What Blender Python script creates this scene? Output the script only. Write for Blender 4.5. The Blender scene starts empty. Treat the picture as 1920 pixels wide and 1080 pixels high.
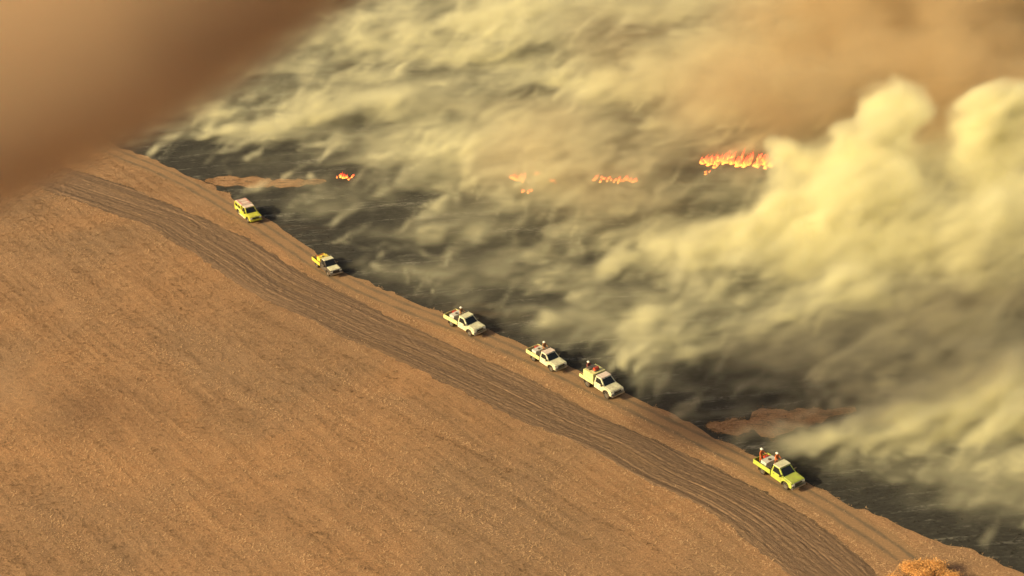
import bpy, bmesh, math, random
import numpy as np
from mathutils import Vector, Matrix

# ------------------------------------------------------------------ camera, light, exposure
sc = bpy.context.scene
COL = sc.collection
CAM_H, DEP, FPX = 92.0, math.radians(28.0), 2896.0
cam = bpy.data.objects.new('camera', bpy.data.cameras.new('camera'))
COL.objects.link(cam); sc.camera = cam
cam.location = (0, 0, CAM_H)
cam.rotation_euler = (math.pi / 2 - DEP, 0, 0)
cam.data.sensor_width = 36.0
cam.data.lens = 36.0 * FPX / 1920.0
cam.data.clip_start = 1.0
cam.data.clip_end = 6000.0

SUN_AZ, SUN_EL = math.atan2(-1.0, -0.42), math.radians(25)
SUN_DIR = Vector((math.sin(SUN_AZ) * math.cos(SUN_EL), math.cos(SUN_AZ) * math.cos(SUN_EL), math.sin(SUN_EL)))
world = bpy.data.worlds.new('World'); sc.world = world; world.use_nodes = True
wn = world.node_tree
sky = wn.nodes.new('ShaderNodeTexSky'); sky.sky_type = 'NISHITA'; sky.sun_disc = False
sky.sun_elevation = SUN_EL; sky.sun_rotation = SUN_AZ
sky.air_density = 1.0; sky.dust_density = 8.0; sky.ozone_density = 0.3
tint = wn.nodes.new('ShaderNodeMix'); tint.data_type = 'RGBA'; tint.blend_type = 'MULTIPLY'
tint.inputs['Factor'].default_value = 1.0
wn.links.new(sky.outputs[0], tint.inputs['A']); tint.inputs['B'].default_value = (1.0, 0.90, 0.74, 1)   # smoke-laden sky
wn.links.new(tint.outputs['Result'], wn.nodes['Background'].inputs['Color'])
wn.nodes['Background'].inputs['Strength'].default_value = 0.10

sun = bpy.data.objects.new('sun', bpy.data.lights.new('sun', 'SUN')); COL.objects.link(sun)
sun.data.energy = 4.6; sun.data.angle = math.radians(1.2); sun.data.color = (1.0, 0.845, 0.455)
sun.rotation_euler = SUN_DIR.to_track_quat('Z', 'Y').to_euler()

sc.view_settings.view_transform = 'Standard'; sc.view_settings.look = 'None'
sc.view_settings.gamma = 1.0; sc.view_settings.use_curve_mapping = False
sc.view_settings.exposure = 0.32
sc.render.engine = 'CYCLES'
cy = sc.cycles
cy.use_denoising = True
cy.max_bounces = 8; cy.diffuse_bounces = 2; cy.glossy_bounces = 2; cy.volume_bounces = 5
cy.transparent_max_bounces = 64
cy.volume_step_rate = 2.5; cy.volume_max_steps = 512
cy.use_adaptive_sampling = True; cy.adaptive_threshold = 0.05

# ------------------------------------------------------------------ helpers
rng = np.random.default_rng(7)
random.seed(7)

def at(px, py, z=0.0):
    """the point at height z that shows at pixel (px, py) of the 1920 x 1080 photograph"""
    t, u = (py - 540.0) / FPX, (px - 960.0) / FPX
    d = (CAM_H - z) / (math.sin(DEP) + t * math.cos(DEP))
    return np.array([u * d, d * (math.cos(DEP) - t * math.sin(DEP)), z])

def tag(o, label=None, cat=None, group=None, kind=None):
    for k, v in (('label', label), ('category', cat), ('group', group), ('kind', kind)):
        if v: o[k] = v
    return o

def mesh_obj(name, me, mat=None, parent=None):
    o = bpy.data.objects.new(name, me); COL.objects.link(o)
    if mat is not None and len(me.materials) == 0: me.materials.append(mat)
    if parent is not None: o.parent = parent
    return o

def empty(name, loc=(0, 0, 0), rz=0.0):
    o = bpy.data.objects.new(name, None); COL.objects.link(o)
    o.location = loc; o.rotation_euler = (0, 0, rz); o.empty_display_size = .3
    return o

def raw_mesh(name, verts, faces_flat, nper, uv=None, smooth=False):
    """fast mesh from numpy arrays, all faces with nper corners"""
    me = bpy.data.meshes.new(name)
    verts = np.ascontiguousarray(verts, dtype=np.float32); nf = len(faces_flat) // nper
    me.vertices.add(len(verts)); me.vertices.foreach_set('co', verts.ravel())
    me.loops.add(nf * nper); me.loops.foreach_set('vertex_index', np.ascontiguousarray(faces_flat, dtype=np.int32))
    me.polygons.add(nf); me.polygons.foreach_set('loop_start', np.arange(0, nf * nper, nper, dtype=np.int32))
    if uv is not None:
        l = me.uv_layers.new(name='UVMap'); l.data.foreach_set('uv', np.ascontiguousarray(uv[faces_flat], dtype=np.float32).ravel())
    me.update(calc_edges=True)
    me.polygons.foreach_set('use_smooth', np.full(nf, smooth))
    return me

# ---- node material helper
class NT:
    def __init__(self, name):
        self.mat = bpy.data.materials.new(name); self.mat.use_nodes = True
        self.t = self.mat.node_tree; self.t.nodes.clear()
        self.out = self.t.nodes.new('ShaderNodeOutputMaterial')
    def n(self, kind, **kw):
        x = self.t.nodes.new(kind)
        for k, v in kw.items(): setattr(x, k, v)
        return x
    def l(self, a, b): self.t.links.new(a, b)
    def coord(self, which='Object', scale=(1, 1, 1), rz=0.0):
        c = self.n('ShaderNodeTexCoord'); m = self.n('ShaderNodeMapping')
        m.vector_type = 'TEXTURE' if rz else 'POINT'
        if rz:
            m.inputs['Rotation'].default_value = (0, 0, rz); m.inputs['Scale'].default_value = tuple(1 / s for s in scale)
        else:
            m.inputs['Scale'].default_value = scale
        self.l(c.outputs[which], m.inputs[0]); return m.outputs[0]
    def noise(self, vec, scale, detail=4, rough=.55, dist=0.0):
        x = self.n('ShaderNodeTexNoise'); x.inputs['Scale'].default_value = scale
        x.inputs['Detail'].default_value = detail; x.inputs['Roughness'].default_value = rough
        x.inputs['Distortion'].default_value = dist
        self.l(vec, x.inputs['Vector']); return x.outputs[0]
    def ramp(self, fac, stops):
        r = self.n('ShaderNodeValToRGB'); e = r.color_ramp.elements
        while len(e) < len(stops): e.new(.5)
        for el, (p, c) in zip(e, stops):
            el.position = p; el.color = (*c, 1) if len(c) == 3 else c
        self.l(fac, r.inputs[0]); return r.outputs[0]
    def mix(self, a, b, fac, mode='MIX'):
        m = self.n('ShaderNodeMix', data_type='RGBA', blend_type=mode)
        for s, v in ((m.inputs['A'], a), (m.inputs['B'], b), (m.inputs['Factor'], fac)):
            if hasattr(v, 'links'): self.l(v, s)
            else: s.default_value = (*v, 1) if isinstance(v, tuple) and len(v) == 3 else v
        return m.outputs['Result']
    def bsdf(self, color, rough=.9, metal=0.0, bump=None, bstr=.3, bdist=.05, spec=.3, **kw):
        p = self.n('ShaderNodeBsdfPrincipled')
        if hasattr(color, 'links'): self.l(color, p.inputs['Base Color'])
        else: p.inputs['Base Color'].default_value = (*color, 1)
        p.inputs['Roughness'].default_value = rough; p.inputs['Metallic'].default_value = metal
        p.inputs['Specular IOR Level'].default_value = spec
        for k, v in kw.items(): p.inputs[k].default_value = v
        if bump is not None:
            b = self.n('ShaderNodeBump'); b.inputs['Strength'].default_value = bstr; b.inputs['Distance'].default_value = bdist
            self.l(bump, b.inputs['Height']); self.l(b.outputs[0], p.inputs['Normal'])
        self.l(p.outputs[0], self.out.inputs['Surface']); return self.mat

def spline(pts, step):
    """Catmull-Rom through world points, resampled about every step metres"""
    P = np.asarray(pts, float)[:, :2]
    P = np.vstack([2 * P[0] - P[1], P, 2 * P[-1] - P[-2]])
    out = []
    for i in range(1, len(P) - 2):
        a, b, c, d = P[i - 1:i + 3]
        for t in np.linspace(0, 1, 24, endpoint=False):
            out.append(.5 * (2 * b + (c - a) * t + (2 * a - 5 * b + 4 * c - d) * t * t + (3 * b - a - 3 * c + d) * t ** 3))
    out.append(P[-2]); out = np.array(out)
    s = np.r_[0, np.cumsum(np.linalg.norm(np.diff(out, axis=0), axis=1))]
    n = max(2, int(s[-1] / step)); q = np.linspace(0, s[-1], n)
    return np.c_[np.interp(q, s, out[:, 0]), np.interp(q, s, out[:, 1])], q

def wob(n, step, amp, scale, seed):
    r = np.random.default_rng(seed); m = int(n * step / scale) + 4
    x = np.arange(n) * step / scale
    return np.interp(x, np.arange(m), r.normal(0, amp, m))

def extend(pts, d0, d1):
    P = [np.asarray(p, float)[:2] for p in pts]
    ua = (P[0] - P[2]) / np.linalg.norm(P[0] - P[2]); ub = (P[-1] - P[-2]) / np.linalg.norm(P[-1] - P[-2])
    return [P[0] + ua * d for d in np.arange(d0, 1, -8)] + P + [P[-1] + ub * d for d in np.arange(6, d1 + 1, 8)]

# ------------------------------------------------------------------ lines of the place (metres)
PL_LOW = extend([at(*p) for p in [(77, 353), (147, 377), (207, 397), (283, 425), (333, 457), (400, 500), (467, 547), (567, 594), (633, 627),
                 (720, 664), (850, 725), (1000, 798), (1096, 837), (1192, 894), (1287, 937), (1359, 980), (1407, 1019), (1479, 1080)]], 70, 25)
PL_UP = extend([at(*p) for p in [(143, 320), (233, 350), (300, 377), (383, 410), (467, 450), (550, 500), (633, 547), (720, 588), (850, 648),
                (1000, 716), (1144, 790), (1287, 853), (1417, 915), (1527, 980), (1600, 1035), (1642, 1080)]], 70, 25)
BURN = extend([at(*p) for p in [(225, 282), (292, 300), (333, 321), (400, 350), (437, 377), (492, 410), (547, 449), (587, 473), (641, 515), (696, 536),
               (761, 556), (830, 590), (900, 618), (1010, 662), (1090, 700), (1206, 758), (1268, 784), (1359, 827), (1417, 862), (1527, 918),
               (1647, 967), (1766, 1016), (1910, 1072), (1990, 1105)]], 160, 60)
TRACK = extend([at(*p) for p in [(225, 290), (330, 334), (467, 412), (615, 508), (735, 566), (873, 620), (1026, 687), (1130, 738), (1290, 814),
                (1462, 901), (1570, 962), (1680, 1035), (1740, 1085)]], 60, 30)
WIND = np.array([0.985, 0.17])
ROW_ANGLE = -math.radians(52)

# ------------------------------------------------------------------ materials of the ground
def mat_stubble():
    m = NT('stubble_soil')
    rows = m.coord(scale=(.07, 1.5, 1), rz=ROW_ANGLE)
    base = m.coord()
    big = m.noise(base, .045, 3, .5, .6)
    streak = m.noise(rows, .9, 5, .65, .4)
    fine = m.noise(base, 5.5, 6, .75)
    mid = m.noise(base, .55, 4, .6, .3)
    c = m.ramp(streak, [(.25, (.225, .140, .082)), (.5, (.36, .222, .130)), (.75, (.47, .30, .174))])
    c2 = m.ramp(mid, [(.3, (.245, .158, .10)), (.7, (.43, .255, .138))])
    c = m.mix(c, c2, .30)
    c = m.mix(c, m.ramp(fine, [(.3, (.35, .33, .30)), (.65, (1.25, 1.2, 1.15))]), .75, 'MULTIPLY')
    c = m.mix(c, m.ramp(big, [(.35, (.88, .90, .94)), (.65, (1.12, 1.04, .96))]), 1.0, 'MULTIPLY')
    return m.bsdf(c, .95, bump=fine, bstr=.6, bdist=.08)

def mat_plough():
    m = NT('turned_soil')
    uv = m.coord('UV', (.03, 3.8, 1)); fuv = m.coord('UV', (1.6, 2.2, 1))
    s = m.noise(uv, 1.0, 5, .65, .3); f = m.noise(fuv, 1.3, 6, .8); b = m.noise(m.coord('UV', (.06, .5, 1)), 1.0, 3)
    c = m.ramp(s, [(.28, (.082, .055, .040)), (.52, (.185, .120, .080)), (.70, (.37, .235, .145))])
    c = m.mix(c, m.ramp(f, [(.3, (.55, .55, .55)), (.62, (1.15, 1.1, 1.05)), (.8, (1.7, 1.55, 1.35))]), .8, 'MULTIPLY')
    c = m.mix(c, (.21, .125, .066), m.ramp(b, [(.55, (0, 0, 0)), (.78, (.7, .7, .7))]))
    return m.bsdf(c, .95, bump=f, bstr=.7, bdist=.1)

def mat_track():
    m = NT('worn_track')
    uvc = m.n('ShaderNodeTexCoord'); sep = m.n('ShaderNodeSeparateXYZ'); m.l(uvc.outputs['UV'], sep.inputs[0])
    ab = m.n('ShaderNodeMath', operation='ABSOLUTE'); m.l(sep.outputs[1], ab.inputs[0])
    sub = m.n('ShaderNodeMath', operation='SUBTRACT'); m.l(ab.outputs[0], sub.inputs[0]); sub.inputs[1].default_value = .8
    ab2 = m.n('ShaderNodeMath', operation='ABSOLUTE'); m.l(sub.outputs[0], ab2.inputs[0])
    n1 = m.noise(m.coord('UV', (.35, 1.4, 1)), 1.0, 5, .65)
    add = m.n('ShaderNodeMath', operation='MULTIPLY_ADD'); m.l(n1, add.inputs[0]); add.inputs[1].default_value = 1.2; m.l(ab2.outputs[0], add.inputs[2])
    c = m.ramp(add.outputs[0], [(.58, (.165, .120, .082)), (1.0, (.300, .185, .105))])
    f = m.noise(m.coord(), 5, 5, .75)
    c = m.mix(c, m.ramp(f, [(.3, (.6, .6, .6)), (.7, (1.25, 1.2, 1.15))]), .7, 'MULTIPLY')
    return m.bsdf(c, .95, bump=f, bstr=.5, bdist=.06)

def mat_burnt():
    m = NT('burnt_ground')
    a = math.atan2(WIND[1], WIND[0])
    st = m.noise(m.coord(scale=(.16, 1.1, 1), rz=a), .55, 6, .68, .5)
    fl = m.noise(m.coord(scale=(.6, 1.5, 1), rz=a), 1.9, 6, .75, .5)
    big = m.noise(m.coord(scale=(.5, 1.0, 1), rz=a), .05, 4, .6, .5)
    c = m.ramp(fl, [(.35, (.022, .021, .020)), (.6, (.046, .043, .038)), (.74, (.105, .097, .082))])
    ash = m.ramp(st, [(.54, (0, 0, 0)), (.76, (1, 1, 1))])
    c = m.mix(c, (.42, .40, .35), m.mix(ash, m.ramp(fl, [(.42, (0, 0, 0)), (.68, (1, 1, 1))]), 1.0, 'MULTIPLY'))
    br = m.ramp(big, [(.60, (0, 0, 0)), (.72, (.5, .5, .5))])
    c = m.mix(c, (.13, .075, .04), br)
    return m.bsdf(c, .95, bump=fl, bstr=.5, bdist=.08)

def mat_singed():
    m = NT('singed_stubble')
    a = m.noise(m.coord(scale=(.5, 1.2, 1), rz=.1), .9, 5, .7, .4); f = m.noise(m.coord(), 4, 5, .7)
    c = m.ramp(f, [(.3, (.24, .14, .08)), (.7, (.50, .29, .16))])
    return m.bsdf(m.mix(c, (.05, .042, .035), m.ramp(a, [(.50, (0, 0, 0)), (.66, (.85, .85, .85))])), .95, bump=f, bstr=.5, bdist=.06)
M_SINGED = mat_singed()
M_STUBBLE, M_PLOUGH, M_TRACK, M_BURNT = mat_stubble(), mat_plough(), mat_track(), mat_burnt()

# ------------------------------------------------------------------ ground sheets
def ground_sheet():
    g = np.array([[-3000, -2500, 0], [3000, -2500, 0], [3000, 4000, 0], [-3000, 4000, 0]], float)
    o = mesh_obj('stubble_field', raw_mesh('stubble_field', g, np.array([0, 1, 2, 3]), 4), M_STUBBLE)
    tag(o, 'golden brown harvested stubble field beside the burnt ground', kind='structure')
ground_sheet()

burn_line, burn_s = spline(BURN, .5)
tan = np.gradient(burn_line, axis=0); tan /= np.linalg.norm(tan, axis=1)[:, None]
nrm = np.c_[-tan[:, 1], tan[:, 0]]                       # points to the burnt side
if (nrm[len(nrm) // 2] @ np.array([1, .6])) < 0: nrm = -nrm
jit = wob(len(burn_line), .5, .35, 4.0, 3) + wob(len(burn_line), .5, .22, 1.1, 4)
burn_edge = burn_line + nrm * jit[:, None]
def burnt_sheet():
    P = np.vstack([burn_edge, [[burn_edge[-1][0] + 600, -400], [1500, -400], [1500, 2500], [burn_edge[0][0] - 300, 2500]]])
    from mathutils.geometry import tessellate_polygon
    tri = tessellate_polygon([[Vector((x, y, 0)) for x, y in P]])
    o = mesh_obj('burnt_ground', raw_mesh('burnt_ground', np.c_[P, np.full(len(P), .006)], np.array(tri).ravel(), 3), M_BURNT)
    if o.data.polygons[0].normal.z < 0: o.data.flip_normals()
    tag(o, 'blackened burnt ground streaked with pale ash', kind='structure')
burnt_sheet()

def strip(name, low, up, mat, across, step, zfun, label, z0):
    a, s = spline(low, step); b, _ = spline(up, step)
    n = len(a); q = np.linspace(0, 1, n)
    b = np.c_[np.interp(q, np.linspace(0, 1, len(b)), b[:, 0]), np.interp(q, np.linspace(0, 1, len(b)), b[:, 1])]
    ja = wob(n, step, .20, 3.5, 11) + wob(n, step, .14, .6, 12); jb = wob(n, step, .20, 3.5, 13) + wob(n, step, .14, .6, 14)
    d = (b - a); w = np.linalg.norm(d, axis=1)[:, None]; d = d / w
    t = np.linspace(0, 1, across)
    P = a[:, None, :] * (1 - t)[None, :, None] + b[:, None, :] * t[None, :, None]
    off = ja[:, None] * np.exp(-t * 30)[None] + jb[:, None] * np.exp(-(1 - t) * 30)[None]
    P = P + d[:, None, :] * off[..., None]
    S = np.broadcast_to(s[:, None], (n, across)); T = t[None, :] * w
    z = z0 + zfun(S, T, t[None, :])
    V = np.dstack([P, z]).reshape(-1, 3); UV = np.dstack([S, T]).reshape(-1, 2)
    i, j = np.meshgrid(np.arange(n - 1), np.arange(across - 1), indexing='ij')
    k = i * across + j
    f = np.stack([k, k + across, k + across + 1, k + 1], -1).reshape(-1)
    o = mesh_obj(name, raw_mesh(name, V, f, 4, UV, True), mat)
    if o.data.polygons[0].normal.z < 0: o.data.flip_normals()
    tag(o, label, kind='structure'); return o

def vnoise2(x, y, seed):
    r = np.random.default_rng(seed); g = r.random((257, 257))
    xi, yi = np.floor(x).astype(int), np.floor(y).astype(int); fx, fy = x - xi, y - yi
    fx = fx * fx * (3 - 2 * fx); fy = fy * fy * (3 - 2 * fy); xi %= 256; yi %= 256
    return (g[xi, yi] * (1 - fx) + g[xi + 1, yi] * fx) * (1 - fy) + (g[xi, yi + 1] * (1 - fx) + g[xi + 1, yi + 1] * fx) * fy

def plough_z(S, T, t):
    edge = np.clip(np.minimum(t, 1 - t) * 14, 0, 1)
    line = vnoise2(S / 70, T / .25, 5); line2 = vnoise2(S / 80, T / .62, 7)     # drawn along the strip, never two alike
    clod = vnoise2(S / .40, T / .24, 6); clod2 = vnoise2(S / 2.6, T / .6, 8)
    return edge * (.010 + .034 * line * (.6 + .4 * clod2) + .026 * line2 + .13 * np.clip(clod - .5, 0, 1) * (.4 + clod2)) + .002
strip('ploughed_strip', PL_LOW, PL_UP, M_PLOUGH, 72, .22, plough_z, 'dark turned soil of a ploughed firebreak strip', .010)

def track_strip():
    c, s = spline(TRACK, .5); n = len(c)
    tg = np.gradient(c, axis=0); tg /= np.linalg.norm(tg, axis=1)[:, None]; nr = np.c_[-tg[:, 1], tg[:, 0]]
    offs = np.linspace(-1.7, 1.7, 9)
    e0, e1 = wob(n, .5, .22, 2, 21), wob(n, .5, .22, 2, 22)
    V, UV = [], []
    for k, o_ in enumerate(offs):
        off = o_ + (e0 if k == 0 else e1 if k == 8 else 0)
        V.append(np.c_[c + nr * np.reshape(off * np.ones(n), (-1, 1)), np.full(n, .014)]); UV.append(np.c_[s, np.full(n, o_)])
    V = np.stack(V, 1).reshape(-1, 3); UV = np.stack(UV, 1).reshape(-1, 2)
    i, j = np.meshgrid(np.arange(n - 1), np.arange(8), indexing='ij'); k = i * 9 + j
    f = np.stack([k, k + 9, k + 10, k + 1], -1).reshape(-1)
    o = mesh_obj('vehicle_track', raw_mesh('vehicle_track', V, f, 4, UV), M_TRACK)
    if o.data.polygons[0].normal.z < 0: o.data.flip_normals()
    tag(o, 'worn dirt vehicle track along the edge of the burn', kind='structure')
    return c, tg
track_c, track_t = track_strip()

def patch(low, up, seed):
    """an unburnt tongue of stubble between two ragged edges"""
    r = np.random.default_rng(seed)
    a, _ = spline([at(*p) for p in low], .3); b, _ = spline([at(*p) for p in up], .3); n = len(a); q = np.linspace(0, 1, n)
    b = np.c_[np.interp(q, np.linspace(0, 1, len(b)), b[:, 0]), np.interp(q, np.linspace(0, 1, len(b)), b[:, 1])]
    for e, k in ((a, -1), (b, 1)):
        e[:, 1] += k * (wob(n, .3, .45, 1.7, seed) + wob(n, .3, .25, .6, seed + 9)) * np.minimum(1, np.minimum(q, 1 - q) * 12)
    t = np.linspace(0, 1, 5); P = a[:, None] * (1 - t)[None, :, None] + b[:, None] * t[None, :, None]
    V = np.dstack([P, np.full(P.shape[:2], .018)]).reshape(-1, 3)
    i, j = np.meshgrid(np.arange(n - 1), np.arange(4), indexing='ij'); k = i * 5 + j
    f = np.stack([k, k + 5, k + 6, k + 1], -1).reshape(-1)
    o = mesh_obj('unburnt_patch', raw_mesh('unburnt_patch', V, f, 4), M_SINGED)
    if o.data.polygons[0].normal.z < 0: o.data.flip_normals()
    tag(o, 'patch of unburnt tan stubble left inside the burn', kind='structure')
    m = int(n * 14); c = r.random(m) * (n - 1); w = r.uniform(-.08, 1.08, m)[:, None]; ci = c.astype(int)
    return a[ci] * (1 - w) + b[ci] * w + r.normal(0, .15, (m, 2))
PATCHES = [patch([(384, 341), (440, 350), (540, 351), (612, 341)], [(386, 336), (440, 331), (530, 336), (610, 337)], 1),
           patch([(1326, 802), (1370, 818), (1440, 814), (1520, 797), (1606, 770)], [(1324, 796), (1400, 777), (1500, 768), (1560, 764), (1604, 763)], 2)]

# ------------------------------------------------------------------ stubble and tufts
def side_of(line, X, Y):
    """signed distance to a polyline (positive on the right hand of its direction ... burnt side)"""
    out = np.empty(len(X)); sg = np.empty(len(X))
    L = line[::3]
    for a in range(0, len(X), 20000):
        q = np.c_[X[a:a + 20000], Y[a:a + 20000]]
        d = ((q[:, None, :] - L[None]) ** 2).sum(-1); k = d.argmin(1)
        t_ = L[np.minimum(k + 1, len(L) - 1)] - L[np.maximum(k - 1, 0)]
        v = q - L[k]; cr = t_[:, 0] * v[:, 1] - t_[:, 1] * v[:, 0]
        out[a:a + 20000] = np.sqrt(d[np.arange(len(k)), k]); sg[a:a + 20000] = np.sign(cr)
    return out * sg

low_l, _ = spline(PL_LOW, .5); up_l, _ = spline(PL_UP, .5)

def tufts(name, pts, hmin, hmax, rad, mat, label, seed, lmin=.12, lmax=.42, tone=None):
    r = np.random.default_rng(seed); n = len(pts); nb = 3
    P = np.repeat(pts, nb, 0); N = len(P)
    h = r.uniform(hmin, hmax, N) * np.repeat(r.uniform(.6, 1.3, n), nb); w = r.uniform(.5, 1.0, N) * rad
    la = np.where(r.random(N) < .72, math.radians(-54) + r.normal(0, .28, N), r.uniform(0, 2 * math.pi, N))
    lean = r.uniform(lmin, lmax, N)
    dx, dy = np.cos(la + 1.57) * w, np.sin(la + 1.57) * w
    off = r.normal(0, .09, (N, 2))
    a = np.c_[P[:, 0] + off[:, 0] - dx, P[:, 1] + off[:, 1] - dy, np.full(N, -.01)]
    b = np.c_[P[:, 0] + off[:, 0] + dx, P[:, 1] + off[:, 1] + dy, np.full(N, -.01)]
    c = np.c_[P[:, 0] + off[:, 0] + np.cos(la) * lean, P[:, 1] + off[:, 1] + np.sin(la) * lean, h]
    V = np.stack([a, b, c], 1).reshape(-1, 3)
    me = raw_mesh(name, V, np.arange(3 * N), 3)
    at_ = me.attributes.new('shade', 'FLOAT', 'POINT')
    at_.data.foreach_set('value', np.repeat(np.repeat(r.random(n) if tone is None else np.clip(.45 * r.random(n) + tone, 0, 1), nb), 3).astype(np.float32))
    o = mesh_obj(name, me, mat); tag(o, label, kind='stuff'); return o

def mat_tuft(name, dark, light):
    m = NT(name); a = m.n('ShaderNodeAttribute', attribute_name='shade')
    return m.bsdf(m.ramp(a.outputs['Fac'], [(0, dark), (1, light)]), 1.0, spec=0.0)

def scatter_field():
    n = 330000
    X = rng.uniform(-80, 75, n); Y = rng.uniform(105, 262, n)
    vis = np.abs(X) < (Y * math.cos(DEP) + CAM_H * math.sin(DEP)) * .345 + 2
    X, Y = X[vis], Y[vis]
    db = side_of(burn_edge, X, Y); s = np.sign(side_of(burn_edge, np.array([300.]), np.array([200.])))[0]; db = db * s
    keep = db < .3; X, Y, db = X[keep], Y[keep], db[keep]
    dl = side_of(low_l, X, Y) * s; du = side_of(up_l, X, Y) * s
    inp = (dl > 0) & (du < 0)
    tk = np.abs(side_of(track_c, X, Y))
    ca, sa = math.cos(ROW_ANGLE), math.sin(ROW_ANGLE)
    u, v = X * ca + Y * sa, -X * sa + Y * ca
    dens = .45 + .9 * vnoise2(u / 20, dl / .5 + 200, 31) * vnoise2(X / 5, Y / 5, 32) * 1.6
    edge_ = np.minimum(np.abs(dl), np.abs(du)); dens = np.where(inp, .06 + .55 * np.exp(-edge_ / .5) + .25 * (vnoise2(u / 20, dl / .5, 61) > .68), dens); dens = np.where(tk < 1.5, np.where(np.abs(tk - .8) < .35, .06, .3), dens)
    k = rng.random(len(X)) < dens
    tone = .75 * (vnoise2(u / 25, dl / .45, 51) - .12) + .70 * (vnoise2(u / 60, dl / 1.7, 52) - .4) + .25 * (vnoise2(X / 1.3, Y / 1.3, 53) - .5) + .40 * (vnoise2(X / 9, Y / 9, 54) - .5)
    for w0 in (-7.5, -26.0, -44.0):                        # old wheel lines of the harvester
        tone = tone - .45 * (np.exp(-((dl - w0 - .9) / .3) ** 2) + np.exp(-((dl - w0 + .9) / .3) ** 2))
    tufts('stubble_stalks', np.c_[X[k], Y[k]], .05, .17, .038, mat_tuft('straw', (.165, .10, .058), (.63, .415, .245)),
          'short dry straw stalks standing all over the harvested field', 5, tone=tone[k])
scatter_field()

def scatter_burn():
    pts = PATCHES
    tufts('dry_grass', np.vstack(pts), .04, .13, .05, mat_tuft('dry_grass', (.18, .095, .045), (.40, .23, .10)), 'dry tan grass left standing on unburnt patches', 6)
    n = 60000
    Y = rng.uniform(112, 300, n); X = rng.uniform(-1, 1, n) * (Y * .883 + 43) * .345
    s = np.sign(side_of(burn_edge, np.array([300.]), np.array([200.])))[0]
    k = (side_of(burn_edge, X, Y) * s > 0) & (rng.random(n) < .25 + 1.2 * (vnoise2(X / 9, Y / 2.2, 41) - .35).clip(0))
    tufts('charred_stubble', np.c_[X[k], Y[k]], .05, .2, .05, mat_tuft('char', (.012, .011, .010), (.075, .065, .05)), 'charred black stubble stalks on the burnt ground', 8)
scatter_burn()

# ------------------------------------------------------------------ things: trucks, crew, flames, bush
def simple_mat(name, col, rough=.5, metal=0.0, spec=.5, dust=.0, **kw):
    m = NT(name)
    n = m.noise(m.coord(), 3.0, 5, .7)
    c = m.mix(col, tuple(min(1, .6 * v + .4 * d) for v, d in zip(col, (.30, .20, .12))), m.ramp(n, [(.38, (0, 0, 0)), (.62, (dust, dust, dust))]))
    return m.bsdf(c, rough, metal, spec=spec, **kw)

M_LIME = simple_mat('lime_yellow_paint', (.58, .60, .05), .38, dust=1.0)
M_GREEN = simple_mat('lime_green_paint', (.42, .52, .07), .38, dust=1.0)
M_WHITE = simple_mat('white_paint', (.74, .73, .52), .38, dust=1.0)
M_CREAM = simple_mat('pale_yellow_paint', (.76, .74, .34), .4, dust=1.0)
M_YELLOW = simple_mat('yellow_paint', (.74, .58, .08), .35, dust=.6)
M_DARK = simple_mat('dark_grey_paint', (.055, .055, .06), .35, dust=.8)
M_PINK = simple_mat('dusty_roof_paint', (.74, .60, .54), .5, dust=.6)
M_RED = simple_mat('red_paint', (.45, .045, .025), .4, dust=.5)
M_GLASS = simple_mat('window_glass', (.018, .02, .022), .06, spec=.6)
M_RUBBER = simple_mat('rubber', (.022, .021, .02), .85, dust=1.0)
M_STEEL = simple_mat('steel', (.42, .42, .42), .35, .9)
M_BLACK = simple_mat('black_plastic', (.03, .03, .03), .6, dust=1.0)
M_LAMP = simple_mat('lamp_lens', (.80, .80, .76), .12, spec=.7)
M_TAIL = simple_mat('tail_lens', (.40, .02, .015), .2)
M_TANK = simple_mat('tank_plastic', (.60, .60, .56), .45, dust=.6)
M_DECK = simple_mat('deck_boards', (.16, .13, .10), .8)

def bm_done(bm, name, mat, parent, bevel=0.0, smooth=False):
    if bevel:
        es = [e for e in bm.edges if len(e.link_faces) == 2 and e.calc_face_angle(0) > .5]
        bmesh.ops.bevel(bm, geom=es, offset=bevel, segments=2, profile=.6, affect='EDGES', clamp_overlap=True)
    bmesh.ops.recalc_face_normals(bm, faces=bm.faces)
    me = bpy.data.meshes.new(name); bm.to_mesh(me); bm.free()
    for p in me.polygons: p.use_smooth = smooth
    return mesh_obj(name, me, mat, parent)

def hexa(bm, lo, hi):
    """eight-corner solid: lo, hi = (x0, x1, y0, y1, z)"""
    v = []
    for (x0, x1, y0, y1, z) in (lo, hi):
        v += [bm.verts.new(p) for p in ((x0, y0, z), (x1, y0, z), (x1, y1, z), (x0, y1, z))]
    for f in ((3, 2, 1, 0), (4, 5, 6, 7), (0, 1, 5, 4), (1, 2, 6, 5), (2, 3, 7, 6), (3, 0, 4, 7)): bm.faces.new([v[i] for i in f])
    return v

def box(name, mat, parent, x0, x1, y0, y1, z0, z1, bevel=.015, top=None):
    bm = bmesh.new(); hexa(bm, (x0, x1, y0, y1, z0), (*(top or (x0, x1, y0, y1)), z1)); return bm_done(bm, name, mat, parent, bevel)

def profile(name, mat, parent, pts, y0, y1, bevel=.02):
    bm = bmesh.new(); a = [bm.verts.new((x, y0, z)) for x, z in pts]; b = [bm.verts.new((x, y1, z)) for x, z in pts]
    bm.faces.new(a); bm.faces.new(b[::-1])
    for i in range(len(pts)): j = (i + 1) % len(pts); bm.faces.new([a[j], a[i], b[i], b[j]])
    return bm_done(bm, name, mat, parent, bevel)

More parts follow.
